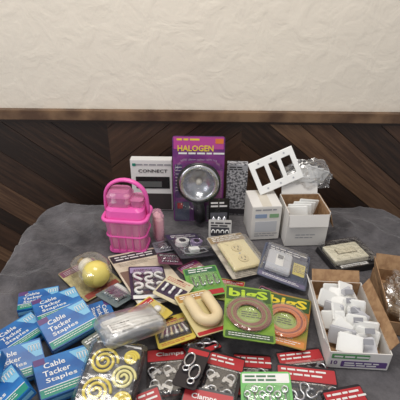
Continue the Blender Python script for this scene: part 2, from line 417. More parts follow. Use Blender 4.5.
for k in range(6):
    xx=-0.038+k*0.015; yy=-0.006+(k%2)*0.01
    tube(e,'bolt_eye_%d'%k,circ(xx,yy+0.008,0.006,0.0058,16),0.0018,STEEL,cyc=True,seg=6)
    tube(e,'bolt_shank_%d'%k,[(xx,yy+0.002,0.006),(xx,yy-0.034,0.006)],0.0020,STEEL,seg=6)
blister(e,'blister',0,-0.012,0.092,0.066,Z0,0.013)

def mini(name,x,y,rz,w,l,mat,hm,part):
    e=card(name,x,y,rz,w,l,mat,0.014,r=0.004)
    R(e,'header',0,l/2-0.012,w*0.94,0.016,Z0,hm); lines(e,'print',0,l/2-0.012,w*0.8,2,0.005,Z0+0.0004,WHITE,0.002)
    if part=='nails':
        for k in range(7):
            a=random.uniform(-25,25); lathe(e,'nail_%d'%k,[(0.0028,0),(0.0028,0.001),(0.001,0.0015),(0.001,0.03),(0.0002,0.033)],STEEL,8,loc=(-w*.3+k*w*.1,-0.022,0.005),rot=(D(-90),0,D(a)))
    elif part=='rings':
        for k in range(3): tube(e,'ring_%d'%k,circ(-w*.25+k*w*.25,-0.008,0.005,0.008,16),0.0018,M('brass',(190,160,90),0.3,1.0),cyc=True,seg=6)
    else:
        for k in range(2): lathe(e,'knob_%d'%k,[(0.005,0),(0.004,0.003),(0.009,0.007),(0.009,0.010),(0.003,0.012)],WPL,16,loc=(-w*.2+k*w*.4,-0.010,Z0))
    blister(e,'blister',0,-0.008,w*0.84,l-0.034,Z0,0.013)
mini('nail_package',-0.215,0.765,-32,0.075,0.085,M('slate2',(104,116,118),0.5),WHITE,'nails')
mini('ring_package',0.085,0.805,-14,0.07,0.085,M('olive_card',(150,150,84),0.5),RED,'rings')
mini('nail_package',0.175,0.775,-34,0.06,0.08,M('pinkish',(160,100,118),0.5),DARK,'nails')
mini('knob_package',-0.015,0.885,38,0.07,0.08,M('rose_card',(168,114,112),0.5),MAG,'knobs')

# bulb package
e=card('light_bulb_package',-0.308,0.845,46,0.115,0.150,mottled('bulb_card',(150,138,96),(186,174,130),40,0.5),0.060)
R(e,'header',0,0.060,0.11,0.026,Z0,M('bulb_head',(120,70,90),0.5))
lines(e,'print',0,0.064,0.09,3,0.006,Z0+0.0005,WHITE)
R(e,'panel',0,-0.062,0.10,0.020,Z0,M('bulb_red',(150,70,60),0.5))
blister(e,'blister',0,-0.012,0.098,0.112,Z0,0.062,r=0.035)
lathe(e,'bulb_glass',[(0.001,0.0),(0.018,0.002),(0.031,0.012),(0.038,0.028),(0.036,0.046),(0.026,0.062),(0.018,0.070),(0.016,0.074)],M('yellow_glass',(228,210,112),0.2,coat=0.4),loc=(0,-0.072,0.039),rot=(D(-90),0,0))
lathe(e,'bulb_collar',[(0.016,0),(0.021,0.002),(0.021,0.018),(0.014,0.021)],M('cream_collar',(230,222,200),0.4),loc=(0,0.000,0.039),rot=(D(-90),0,0))
lathe(e,'bulb_screw_base',[(0.0135,0),(0.0145,0.003),(0.013,0.006),(0.0145,0.009),(0.013,0.012),(0.0145,0.015),(0.007,0.020),(0.004,0.022)],M('brass',(190,160,90),0.3,1.0),loc=(0,0.020,0.039),rot=(D(-90),0,0))

# big hook package
e=card('wall_hook_package',-0.144,0.848,31,0.15,0.25,BEI,0.002)
R(e,'header_band',0,0.100,0.145,0.035,Z0,DARK)
lines(e,'header_text',0,0.104,0.12,2,0.012,Z0+0.0004,WHITE,0.005)
lines(e,'print_a',0.0,0.072,0.12,3,0.006,Z0,DARK)
R(e,'footer',0,-0.105,0.14,0.03,Z0,WHITE)
lines(e,'print_b',0,-0.098,0.12,4,0.006,Z0+0.0004,DARK)
R(e,'inner_yellow',0.05,-0.07,0.03,0.04,Z0,M('pale_yellow',(215,198,130),0.5))
R(e,'side_photo',-0.055,-0.01,0.03,0.09,Z0,M('side_brown',(120,96,84),0.5))
e=card('screw_package',-0.105,1.000,20,0.080,0.06,M('cool_grey_card',(126,124,134),0.5),0.012)
lines(e,'print',0,0.016,0.07,3,0.009,Z0,DARK,0.003)
for k in range(5):
    lathe(e,'screw_%d'%k,[(0.0035,0),(0.003,0.002),(0.0014,0.003),(0.0012,0.022),(0.0003,0.026)],STEEL,seg=10,loc=(-0.024+k*0.011,-0.022,0.006),rot=(D(-90),0,0))
blister(e,'blister',0,-0.008,0.062,0.036,Z0,0.012)
e=card('plastic_hook_package',-0.138,0.810,13,0.100,0.145,M('plum_card',(58,42,66),0.45),0.016)
R(e,'header',0,0.053,0.092,0.026,Z0,M('lilac',(158,140,176),0.5))
text(e,'header_text','HOOKS',-0.01,0.053,0.05,Z0+0.0004,DARK,h=0.009,bold=0.01)
for k,(hx,hy,fl) in enumerate(((-0.028,0.012,1),(0.002,0.012,-1),(0.030,0.012,1),(-0.028,-0.034,-1),(0.002,-0.034,1),(0.030,-0.034,-1))):
    pts=[(hx+fl*0.010*math.cos(D(a)),hy+0.010+0.010*math.sin(D(a)),0.008) for a in range(20,260,20)]
    if k%2==1: pts+= [(hx+fl*0.010*math.cos(D(a)),hy-0.010+0.010*math.sin(D(a)),0.008) for a in range(100,-150,-20)]
    else: pts+=[(hx+fl*0.002,hy-0.004,0.008),(hx+fl*0.010,hy-0.012,0.008)]
    tube(e,'hook_%d'%k,pts,0.0038,WPL,seg=8)
R(e,'foot',0,-0.064,0.09,0.014,Z0,WHITE)
blister(e,'blister',0,-0.01,0.088,0.098,Z0,0.018)
mini('nail_package',-0.088,0.910,12,0.070,0.06,M('mulberry',(110,62,84),0.5),DARK,'nails')

# phone jack pack
e=card('phone_jack_package',-0.033,0.985,25,0.115,0.150,M('charcoal_card',(58,56,64),0.4),0.026)
R(e,'header',0,0.056,0.105,0.030,Z0,M('dk_purple',(66,52,86),0.4))
lines(e,'header_text',0,0.060,0.08,2,0.010,Z0+0.0004,WHITE,0.004)
disc(e,'jack_body_a',-0.022,0.006,0.022,Z0+0.001,WPL,th=0.014,sx=1.1,sy=0.8,rot=20)
disc(e,'jack_body_b',0.024,0.000,0.020,Z0+0.001,M('lilac',(158,140,176),0.5),th=0.012,sx=1.0,sy=0.8)
disc(e,'jack_center_a',-0.022,0.006,0.011,Z0+0.015,DARK,th=0.001)
disc(e,'jack_center_b',0.024,0.000,0.010,Z0+0.013,DARK,th=0.001)
R(e,'plug',0,-0.038,0.03,0.02,Z0,WPL,th=0.010)
tube(e,'cord',[(0.012,-0.04,0.006),(0.035,-0.035,0.006),(0.04,-0.055,0.006),(0.0,-0.062,0.006),(-0.035,-0.056,0.006),(-0.04,-0.03,0.006)],0.0022,GREYP)
lines(e,'side_print',0.0,0.034,0.09,2,0.005,Z0,GREYP,0.002)
blister(e,'blister',0,-0.02,0.100,0.100,Z0,0.028,r=0.02)

# green picture hook card
e=card('picture_hook_package',0.014,0.822,14,0.098,0.120,GRN,0.012)
R(e,'header',0,0.044,0.09,0.024,Z0,MC['dk_green'])
lines(e,'header_text',0,0.048,0.07,2,0.009,Z0+0.0004,WHITE,0.004)
for k in range(4):
    tube(e,'hanger_%d'%k,[(-0.03+k*0.02,0.018,0.004),(-0.03+k*0.02,-0.012,0.004),(-0.027+k*0.02,-0.020,0.005),(-0.022+k*0.02,-0.018,0.008),(-0.021+k*0.02,-0.010,0.009)],0.0022,STEEL)
R(e,'red_label',0.02,-0.046,0.045,0.018,Z0,RED); R(e,'white_label',-0.025,-0.046,0.035,0.018,Z0,WHITE)
blister(e,'blister',0,-0.002,0.082,0.058,Z0,0.013)

# outlet plate pack
e=card('outlet_plate_package',0.112,0.930,25,0.125,0.175,mottled('pale_card',(150,142,130),(190,182,168),45,0.5),0.028)
R(e,'header',0,0.070,0.12,0.028,Z0,M('tan_print',(150,128,96),0.5))
lines(e,'print',0,0.078,0.10,3,0.007,Z0+0.0004,WHITE,0.003)
lines(e,'print_foot',0,-0.072,0.10,3,0.006,Z0+0.0004,DARK)
rings('plate',[[(a,b-0.01,zz) for a,b in rr(ww,ll,0.006)] for ww,ll,zz in ((0.095,0.115,0.006),(0.095,0.115,0.011),(0.088,0.108,0.0145))],IVO,e)
for yy in (0.012,-0.032):
    disc(e,'socket_face',0,yy,0.0165,0.0145,M('ivory_dark',(210,194,148),0.35),th=0.003,sx=1.0,sy=0.88)
    for xx in (-0.006,0.006): R(e,'slot',xx,yy+0.002,0.002,0.008,0.0175,BLACK,r=0.0005)
    disc(e,'ground_hole',0,yy-0.008,0.0022,0.0175,BLACK,seg=10)
disc(e,'screw',0,-0.010,0.0035,0.0145,STEEL,th=0.001,seg=12)
blister(e,'blister',0,-0.01,0.112,0.136,Z0,0.028)

# dimmer pack
e=card('dimmer_switch_package',0.243,0.878,-18,0.138,0.150,M('slate_card',(84,90,108),0.4),0.034)
R(e,'header',0,0.058,0.13,0.026,Z0,M('navy',(54,60,88),0.4))
lines(e,'header_text',0,0.062,0.10,2,0.010,Z0+0.0004,WHITE,0.004)
rings('plate',[[(a-0.018,b-0.008,zz) for a,b in rr(ww,ll,0.005)] for ww,ll,zz in ((0.07,0.085,0.006),(0.07,0.085,0.014),(0.064,0.078,0.018))],M('grey_plate',(186,188,194),0.35),e)
R(e,'slider_slot',-0.018,-0.008,0.022,0.048,0.018,WHITE,th=0.002); R(e,'slider',-0.018,0.004,0.016,0.012,0.020,M('grey_dk',(120,122,128),0.4),th=0.004)
R(e,'yellow_label',0.042,0.0,0.034,0.05,Z0,M('label_yel',(206,192,112),0.5)); lines(e,'print',0.042,0.015,0.028,5,0.007,Z0+0.0004,PUR,0.002)
R(e,'lower_label',0.0,-0.063,0.13,0.016,Z0,M('lower_lab',(110,104,130),0.5)); lines(e,'lower_print',0,-0.062,0.11,2,0.005,Z0+0.0004,WHITE,0.002)
blister(e,'blister',-0.002,-0.006,0.128,0.102,Z0,0.034)

# wall plate clamshell
e=card('switch_plate_package',0.448,0.950,15,0.145,0.125,M('black_tray',(38,36,38),0.3),0.034,hole=False)
rings('tray_rim',[[(a,b,zz) for a,b in rr(ww,ll,0.01)] for ww,ll,zz in ((0.145,0.125,0.0018),(0.142,0.122,0.018),(0.130,0.112,0.018),(0.127,0.109,0.006))],MC['black_tray'],e,cap0=False,cap1=False)
rings('plate',[[(a,b+0.01,zz) for a,b in rr(ww,ll,0.004)] for ww,ll,zz in ((0.115,0.075,0.004),(0.115,0.075,0.020),(0.107,0.068,0.023))],M('ivory_lt',(220,214,190),0.35),e)
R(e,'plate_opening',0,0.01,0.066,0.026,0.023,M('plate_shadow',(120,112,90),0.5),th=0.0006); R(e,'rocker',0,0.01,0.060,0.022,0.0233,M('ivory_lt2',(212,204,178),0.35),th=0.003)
R(e,'label',0,-0.043,0.09,0.016,0.008,WHITE); lines(e,'label_print',0,-0.041,0.08,2,0.005,0.0084,DARK,0.002)
blister(e,'blister',0,0,0.142,0.122,0.018,0.016)

e=card('anchor_package',-0.060,0.645,16,0.088,0.105,M('dull_yellow',(206,184,80),0.45),0.013)
R(e,'panel',0,-0.008,0.078,0.052,Z0,DARK); lines(e,'header_text',0,0.036,0.07,2,0.008,Z0,RED,0.004)
for k in range(6):
    lathe(e,'anchor_%d'%k,[(0.004,0),(0.0035,0.003),(0.0028,0.004),(0.0018,0.026),(0.0005,0.03)],(WPL if k%2 else IVO),seg=10,loc=(-0.03+0.012*k,-0.022,0.006),rot=(D(-90),0,D(6*(k-3))))
lines(e,'print_foot',0,-0.042,0.07,2,0.005,Z0,RED,0.002)
blister(e,'blister',0,-0.008,0.076,0.058,Z0,0.013)
e=card('fuse_package',-0.066,0.765,-26,0.078,0.088,M('warm_white_card',(206,196,166),0.5),0.012)
R(e,'panel',0,-0.01,0.07,0.046,Z0,M('plum_card',(66,44,78),0.45)); lines(e,'print',0,0.034,0.07,3,0.006,Z0,RED,0.002)
for k in range(3):
    lathe(e,'fuse_%d'%k,[(0.004,0),(0.004,0.006),(0.003,0.006),(0.003,0.022),(0.004,0.022),(0.004,0.028)],WPL,seg=12,loc=(-0.02+0.02*k,-0.024,0.006),rot=(D(-90),0,0))
mini('knob_package',-0.118,0.690,50,0.072,0.085,MC['dull_yellow'],RED,'knobs')
# ivory cord
e=card('extension_cord_package',0.008,0.685,28,0.092,0.134,M('yellow_cream',(206,192,140),0.5),0.026)
R(e,'header',0,0.052,0.086,0.022,Z0,M('ochre',(180,136,70),0.5)); lines(e,'print',0,0.056,0.07,2,0.006,Z0+0.0004,WHITE,0.003)
U=[(-0.025,0.034,0.017)]+[(-0.025,0.034-0.012*k,0.017) for k in range(1,5)]+[(0.0-0.025*math.cos(D(a)),-0.018-0.025*math.sin(D(a)),0.017) for a in range(15,180,15)]+[(0.025,-0.012+0.012*k,0.017) for k in range(0,5)]
tube(e,'cord_loop',U,0.0140,M('cream_cord',(220,200,160),0.4),seg=12)
R(e,'lower_print',0,-0.060,0.085,0.010,Z0,RED)

# ring cord packs
def ring_pack(x,y,rz,w,l,cardm,rm1,rm2,flip=1,maxt=5):
    e=card('coiled_cord_package',x,y,rz,w,l,cardm,0.014,inner=0.8,maxt=maxt)
    R(e,'header',0,l/2-0.028,w*0.95,0.045,Z0,M('moss',(60,88,46),0.4))
    text(e,'header_text','bigS',0,l/2-0.03,w*0.84,Z0+0.0004,LIME if flip>0 else YEL,h=0.038,bold=0.03)
    cy=-0.012
    for k,rad in enumerate((0.050,0.0455,0.041,0.0365,0.032)):
        tube(e,'cord_ring_%d'%k,circ(0,cy,0.0075+0.001*(k%2),rad,36),0.0027,(rm1,rm1,rm2)[k%3],cyc=True,seg=8)
    disc(e,'centre_label',0,cy,0.028,Z0,M('pale_green_label',(150,172,84),0.5),th=0.002)
    lines(e,'centre_text',0,cy+0.006,0.036,3,0.007,Z0+0.002,DARK,0.003)
    R(e,'footer',0,-l/2+0.012,w*0.92,0.018,Z0,M('orange_foot',(206,134,70),0.45) if flip<0 else M('moss',(60,88,46),0.4))
    lines(e,'print',0,-l/2+0.014,w*0.8,2,0.006,Z0+0.0004,WHITE,0.002)
    lathe(e,'blister',[(0.057,Z0),(0.056,0.012),(0.051,0.015),(0.026,0.015),(0.022,0.006)],CLR,loc=(0,cy,0),cap0=False,cap1=True,smooth=False)
    return e
ring_pack(0.212,0.690,-18,0.114,0.165,mottled('ring_card_o',(182,112,58),(132,142,60),14,0.4),M('orange_cord',(206,116,60),0.4),M('red_cord',(140,58,46),0.4),-1)
ring_pack(0.118,0.672,-5,0.116,0.172,mottled('ring_card_g',(100,138,52),(134,168,60),14,0.4),M('brown_cord',(132,74,58),0.4),M('olive_cord',(120,136,56),0.4),1)

# bracket pack
e=card('bracket_package',-0.195,0.595,50,0.10,0.08,M('grey_green',(110,118,108),0.5),0.008)
for k in range(4):
    tube(e,'bracket_%d'%k,[(-0.04+k*0.024,0.02,0.005),(-0.04+k*0.024,-0.012,0.005),(-0.03+k*0.024,-0.02,0.007)],0.003,STEEL)
lines(e,'print',0,0.030,0.09,2,0.006,Z0,WHITE,0.003)
# spiral tubing bag
h_,rx_,ry_=settle(-0.175,0.500,-6,0.118,0.145,0.026,0.9)
e=root('spiral_tubing_package',-0.175,0.500,T+h_,-6,rx_,ry_)
rs=[[(a,b,zz) for a,b in rr(ww,ll,0.008)] for ww,ll,zz in ((0.108,0.135,0),(0.116,0.143,0.006),(0.108,0.135,0.014),(0.09,0.11,0.018))]
rings('pouch',rs,M('black_card',(34,28,32),0.35),e)
R(e,'header',0,0.060,0.094,0.018,0.0145,WHITE); lines(e,'header_text',0,0.062,0.085,2,0.008,0.0149,BLACK,0.004)
for n,(cx,cy,s) in enumerate(((-0.020,0.024,0.028),(0.026,-0.002,0.024),(-0.018,-0.036,0.028),(0.032,0.040,0.015),(0.034,-0.046,0.017))):
    pts=[(cx+s*(1-t/62)*math.cos(t*0.30),cy+s*(1-t/62)*math.sin(t*0.30),0.021) for t in range(0,54)]
    tube(e,'spiral_%d'%n,pts,0.0032,YEL if n!=1 else M('pale_lemon',(234,226,150),0.4),seg=6)
rings('outer_bag',[[(a,b,zz) for a,b in rr(ww,ll,0.012)] for ww,ll,zz in ((0.118,0.150,0.002),(0.120,0.154,0.014),(0.10,0.130,0.027))],clear('thin_bag',(250,250,250),0.06,0.5,0.15,0.5,30),e,cap0=False)
# cable ties in a milky bag
h_,rx_,ry_=settle(-0.150,0.606,36,0.14,0.085,0.03,0.9)
e=root('cable_tie_bundle',-0.150,0.606,T+h_,36,rx_,ry_)
for k in range(22):
    a=random.uniform(-0.09,0.09); yy=random.uniform(-0.032,0.032); zz=0.006+0.0045*(k%4)
    dx=0.060*math.cos(a); dy=0.060*math.sin(a)
    tube(e,'tie_%d'%k,[(-dx,yy-dy,zz),(0,yy+0.002,zz+0.004),(dx,yy+dy,zz)],0.0034,WPL,seg=6)
    box(e,'tie_head_%d'%k,dx,yy+dy,zz,0.009,0.009,0.007,WPL,0.001)
rs=[]
for ww,ll,zz in ((0.140,0.084,0.0),(0.148,0.092,0.008),(0.140,0.084,0.022),(0.112,0.062,0.031)):
    rs.append([(a*(1+0.05*noise.noise(Vector((a*60,b*60,zz*90)))),b*(1+0.10*noise.noise(Vector((a*70,b*50,zz*90+7)))),zz+0.004*noise.noise(Vector((a*50,b*50,2)))) for a,b in rr(ww,ll,0.015,6)])
rings('bag',rs,CLR3,e,cap0=False,smooth=True)
R(e,'label',-0.035,-0.018,0.05,0.028,0.031,WHITE); lines(e,'label_print',-0.035,-0.010,0.042,3,0.007,0.0315,DARK,0.002)

# ---------------------------------------------------------------- standing items at the back
def frontR(p,name,x,z,w,h,y,mat,th=0.0006,r=0.002):
    return prism(p,name,rr(w,h,r),0,th,mat,loc=(x,y,z),lrot=(D(90),0,0))
RT=(D(90),0,0)
e=root('halogen_spotlight_package',-0.006,1.150,T+0.001,0,-4,0)
prism(e,'back_card',rr(0.168,0.305,0.008),0,0.003,mottled('spot_purple',(98,46,112),(134,60,132),12,0.4),loc=(0,0.003,0.1525),lrot=RT)
frontR(e,'header',0,0.283,0.160,0.040,0,M('spot_mag',(182,70,146),0.4))
text(e,'title','HALOGEN',-0.010,0.266,0.115,0,YEL,h=0.020,bold=0.02,upright=True,yoff=-0.0008)
lines(e,'title_top',-0.040,0.292,0.06,1,0.008,0,YEL,0.006,upright=True,yoff=-0.0006)
lines(e,'subtitle',0.0,0.246,0.13,1,0.008,0,WHITE,0.006,upright=True,yoff=-0.0006)
frontR(e,'burst',0.066,0.290,0.026,0.016,-0.0008,ORG)
frontR(e,'side_panel',0.066,0.11,0.030,0.16,0,M('spot_mag2',(154,68,138),0.4)); frontR(e,'side_panel_left',-0.066,0.15,0.026,0.12,0,M('spot_dk',(72,50,100),0.4))
lines(e,'side_print',-0.066,0.20,0.020,8,0.012,0,WHITE,0.002,upright=True,yoff=-0.0008)
frontR(e,'lower_label_left',-0.055,0.040,0.05,0.07,0,M('spot_photo',(84,90,110),0.4))
frontR(e,'red_label',-0.062,0.060,0.018,0.022,-0.0008,RED)
frontR(e,'lower_label_right',0.054,0.034,0.050,0.055,0,M('spot_photo2',(170,170,174),0.4)); lines(e,'lower_print',0.054,0.05,0.044,5,0.008,0,DARK,0.002,upright=True,yoff=-0.0008)
frontR(e,'black_mid',0,0.05,0.03,0.09,0,BLACK)
lathe(e,'lamp_housing',[(0.035,0.0),(0.052,0.014),(0.064,0.030),(0.068,0.040)],BLACK,36,loc=(0.002,0,0.162),rot=RT,cap1=False)
lathe(e,'outer_ring',[(0.066,0.036),(0.071,0.038),(0.071,0.044),(0.064,0.047)],BLACK,36,loc=(0.002,0,0.162),rot=RT,cap0=False,cap1=False)
lathe(e,'chrome_bezel',[(0.062,0.044),(0.065,0.046),(0.063,0.050),(0.054,0.051),(0.050,0.047)],CHROME,36,loc=(0.002,0,0.162),rot=RT,cap0=False,cap1=False)
lathe(e,'reflector',[(0.051,0.047),(0.044,0.036),(0.034,0.026),(0.018,0.020),(0.010,0.018)],M('reflector',(190,192,200),0.25,1.0),36,loc=(0.002,0,0.162),rot=RT,cap0=False)
lathe(e,'halogen_bulb',[(0.010,0.018),(0.010,0.034),(0.006,0.040),(0.001,0.042)],M('bulb_tip',(226,222,210),0.2),16,loc=(0.002,0,0.162),rot=RT)
lathe(e,'lens',[(0.051,0.048),(0.03,0.050),(0.001,0.051)],CLR,36,loc=(0.002,0,0.162),rot=RT,cap0=False)
tube(e,'pistol_grip',[(0.002,-0.022,0.105),(0.003,-0.024,0.080),(0.007,-0.026,0.050),(0.010,-0.027,0.018)],0.017,BLACK,seg=12)
box(e,'trigger',-0.013,-0.026,0.088,0.012,0.012,0.022,M('trigger_grey',(60,60,64),0.4),0.002)
b=blister(e,'blister',0,0,0.156,0.232,0.0,0.052,clear('thin_blister',(255,255,255),0.03,0.35,0.08,0.15,30),r=0.03); b.location=(0,0,0.122); b.rotation_euler=RT

e=root('connector_box',-0.170,1.220,T+0.001,0,-1,0)
box(e,'carton',0,0.018,0.0985,0.142,0.034,0.197,WHITE,0.001)
frontR(e,'window',0.004,0.112,0.118,0.046,0,M('win_dark',(36,38,38),0.2))
frontR(e,'window_part',-0.01,0.106,0.09,0.022,-0.0008,M('win_part',(96,100,98),0.3))
text(e,'title','CONNECT',0.006,0.157,0.10,0,DARK,h=0.012,bold=0.01,upright=True,yoff=-0.0003)
lines(e,'subtitle',0.0,0.178,0.11,1,0.01,0,GREYP,0.005,upright=True,yoff=-0.0002)
frontR(e,'dot',-0.058,0.180,0.012,0.010,0,TEAL)
frontR(e,'painted_shadow',0,0.036,0.136,0.066,0,M('shadow_dark',(58,52,52),0.5))  # dark area below the box, its shadow painted onto the carton front
e=root('lace_pattern_box',0.126,1.195,T+0.001,-3,-1,0)
box(e,'carton',0,0.015,0.098,0.070,0.030,0.196,mottled('lace_print',(74,74,80),(200,200,204),150,0.4,0.40,0.60),0.001)
frontR(e,'top_label',0,0.183,0.066,0.020,0,M('silver_label',(160,160,165),0.4)); frontR(e,'bottom_label',0,0.014,0.066,0.022,0,DARK)
lines(e,'label_text',0,0.184,0.055,2,0.008,0,BLACK,0.004,upright=True,yoff=-0.0007)
e=root('black_battery_package',0.063,1.100,T+0.001,4,-3,0)
prism(e,'card',rr(0.068,0.116,0.004),0,0.004,BLACK,loc=(0,0.004,0.058),lrot=RT)
lines(e,'title',0,0.098,0.055,2,0.012,0,WHITE,0.006,upright=True,yoff=-0.0003)
frontR(e,'grey_panel',0,0.040,0.056,0.050,0,M('grey_panel',(92,92,98),0.4))
for k in range(3): 
    lathe(e,'cell_%d'%k,[(0.006,0),(0.006,0.03),(0.002,0.03),(0.002,0.033)],CHROME,14,loc=(-0.018+k*0.018,-0.007,0.022),cap1=True)
e=root('cable_clip_package',0.066,1.050,T+0.001,-4,-14,0)
prism(e,'card',rr(0.074,0.062,0.004),0,0.003,M('off_white_card',(196,194,190),0.5),loc=(0,0.003,0.031),lrot=RT)
lines(e,'title',0,0.049,0.060,2,0.009,0,DARK,0.005,upright=True,yoff=-0.0003)
frontR(e,'panel',0,0.022,0.060,0.030,0,M('dk_photo',(64,64,70),0.4))
for k in range(4): 
    tube(e,'clip_%d'%k,[(-0.022+k*0.015+0.005*math.cos(D(a)),-0.004,0.022+0.007*math.sin(D(a))) for a in range(-30,211,20)],0.0018,WPL)

CW=M('carton_white',(222,219,214),0.5)
e=root('white_carton',0.205,1.100,T+0.001,6)
box(e,'carton',0,0,0.062,0.094,0.110,0.124,CW,0.0012)
frontR(e,'label_green',0.024,0.090,0.030,0.014,-0.0553,M('label_green',(130,168,128),0.5)); frontR(e,'label_blue',-0.018,0.090,0.038,0.014,-0.0553,M('label_blue',(140,158,186),0.5))
frontR(e,'label_photo',0.0,0.050,0.070,0.040,-0.0553,M('label_photo',(196,198,202),0.5))
lines(e,'title',0,0.110,0.075,1,0.01,0,GREYP,0.005,upright=True,yoff=-0.0556); lines(e,'small',0,0.022,0.07,2,0.008,0,GREYP,0.003,upright=True,yoff=-0.0556)
R(e,'tape_strip',0,0,0.03,0.108,0.124,M('tape',(205,198,184),0.3))
e=root('open_white_carton',0.332,1.075,T+0.001,3); w,d,h,t=0.128,0.12,0.122,0.0022
box(e,'side_front',0,-d/2,h/2-0.004,w,t,h-0.008,CW); box(e,'side_back',0,d/2,h/2,w,t,h,CW)
box(e,'side_left',-w/2,0,h/2,t,d,h,CW); box(e,'side_right',w/2,0,h/2,t,d,h,CW); box(e,'bottom',0,0,t/2,w,d,t,KRAFT)
box(e,'inner_back',0,d/2-t,h/2,w-2*t,0.0008,h-t,KRAFT); box(e,'inner_right',w/2-t,0,h/2,0.0008,d-2*t,h-t,KRAFT); box(e,'inner_left',-w/2+t,0,h/2,0.0008,d-2*t,h-t,KRAFT)
f=box(e,'flap_kraft',w/2+0.010,0,h-0.028,0.0016,0.112,0.060,KRAFT); f.rotation_euler=(0,D(-18),0)
f=box(e,'flap_back',0,d/2+0.008,h+0.016,0.12,0.0016,0.034,CW); f.rotation_euler=(D(-24),0,0)
f=box(e,'flap_front',0,-d/2-0.006,h-0.026,0.122,0.0016,0.040,CW); f.rotation_euler=(D(-12),0,0)
for k in range(4):
    o=box(e,'packed_plate_%d'%k,-0.025+0.012*k,-0.02+0.012*k,0.066+0.003*k,0.075,0.006,0.10,WPL,0.002); o.rotation_euler=(D(-14+5*k),D(-10+8*k),D(10*k-14))
lines(e,'side_print',0.0,0.040,0.07,2,0.010,0,GREYP,0.003,upright=True,yoff=-0.0614)

def wallplate():
    e=root('wall_switch_plate',0.272,1.128,T+0.141,0,0,0)
    e.rotation_euler=(Matrix.Rotation(D(68),4,'X')@Matrix.Rotation(D(24),4,'Z')).to_euler()
    w,l=0.152,0.110; cy=0.068
    xs=[-w/2,-0.0595,-0.0290,-0.0148,0.0148,0.0290,0.0595,w/2]; ys=[cy-l/2,cy-0.030,cy+0.030,cy+l/2]
    v=[];f=[]
    for z in (0,0.005):
        for yy in ys:
            for xx in xs: v.append((xx,yy,z))
    nx=len(xs); n=nx*4
    def solid(i,j): return 0<=i<nx-1 and 0<=j<3 and not (j==1 and i in (1,3,5))
    for i in range(nx-1):
        for j in range(3):
            if not solid(i,j): continue
            a=j*nx+i; q=(a,a+1,a+nx+1,a+nx); f.append(q); f.append(tuple(k+n for k in q))
            for (di,dj,e1,e2) in ((-1,0,a,a+nx),(1,0,a+1,a+nx+1),(0,-1,a,a+1),(0,1,a+nx,a+nx+1)):
                if not solid(i+di,j+dj): f.append((e1,e2,e2+n,e1+n))
    o=mesh_obj('plate',v,f,WPL,e); bv=o.modifiers.new('b','BEVEL'); bv.width=0.0015; bv.segments=2
    for hx in (-0.044,0,0.044):
        for yy in (cy-0.043,cy+0.043): disc(e,'screw',hx,yy,0.003,0.005,STEEL,th=0.0008,seg=12)
    return e
wallplate()
def bag(name,x,y,z,sx,sy,sz,mat,seed=0,rz=0):
    bm=bmesh.new(); bmesh.ops.create_icosphere(bm,subdivisions=4,radius=1)
    for v in bm.verts:
        n=v.co.copy(); k=1+0.45*(abs(noise.noise(n*1.8+Vector((seed,0,0))))-0.2)+0.25*abs(noise.noise(n*4+Vector((0,seed,0))))
        v.co=Vector((n.x*sx*k,n.y*sy*k,max(-0.85,n.z*k)*sz+0.85*sz))
    me=bpy.data.meshes.new(name); bm.to_mesh(me); bm.free(); me.materials.append(mat)
    o=bpy.data.objects.new(name,me); col.objects.link(o); o.location=(x,y,z); o.rotation_euler=(0,0,D(rz)); return o
e=root('plate_bag',0.358,1.178,T+0.126)
o=bag('bag_film',0,0,0,0.076,0.034,0.052,CLR2,3); o.parent=e
for k in range(4):
    box(e,'bagged_plate_%d'%k,-0.02+k*0.016,0.004*k,0.040,0.080,0.005,0.060,WPL,0.001,(D(-15+10*k),D(-24+14*k),0))

# pink caddy
PK=M('pink_plastic',(232,96,176),0.3); PKT=translucent('pink_translucent',(240,146,196),0.52); PCH=M('peach_roller',(238,196,196),0.5)
e=root('pink_caddy',-0.218,1.003,T+0.001,-6); e.scale=(1.04,1.0,1.06)
def ringrect(w,d,z,r=0.02): return [(a,b,z) for a,b in rr(w,d,r,5)]
rings('body',[ringrect(0.106,0.080,0.004),ringrect(0.112,0.086,0.05),ringrect(0.120,0.094,0.112)],PKT,e,cap1=False)
rings('base_rim',[ringrect(0.110,0.084,0.0),ringrect(0.114,0.088,0.004),ringrect(0.112,0.086,0.012)],PK,e)
tube(e,'top_rim',[(a,b,0.115) for a,b in rr(0.126,0.100,0.022,5)],0.006,PK,cyc=True)
tube(e,'mid_rib',[(a,b,0.060) for a,b in rr(0.116,0.090,0.02,5)],0.003,PK,cyc=True)
rings('tray',[ringrect(0.116,0.09,0.110),ringrect(0.108,0.08,0.140),ringrect(0.09,0.068,0.148)],PK,e)
rings('lid_box',[[(a-0.016,b,z) for a,b in rr(w,d,0.015)] for w,d,z in ((0.066,0.06,0.148),(0.070,0.065,0.178),(0.056,0.05,0.192))],PKT,e)
for k in range(3): lathe(e,'spool_%d'%k,[(0.009,0),(0.009,0.003),(0.006,0.004),(0.006,0.022),(0.009,0.023),(0.009,0.026)],(WPL,MAG,PCH)[k],14,loc=(-0.036+k*0.020,-0.006,0.150))
rings('side_cup',[[(a+0.034,b,z) for a,b in rr(w,d,0.012)] for w,d,z in ((0.032,0.05,0.148),(0.038,0.056,0.170))],PKT,e)
hp=[(-0.060,0,0.110),(-0.062,0,0.14)]+[(0.060*math.cos(D(a)),0,0.165+0.056*math.sin(D(a))) for a in range(175,0,-12)]+[(0.062,0,0.14),(0.060,0,0.110)]
tube(e,'handle',hp,0.0052,PK,flat=1.7)
for k in range(5):
    box(e,'divider_%d'%k,-0.042+k*0.021,-0.043,0.060,0.003,0.003,0.10,PK,0.001)
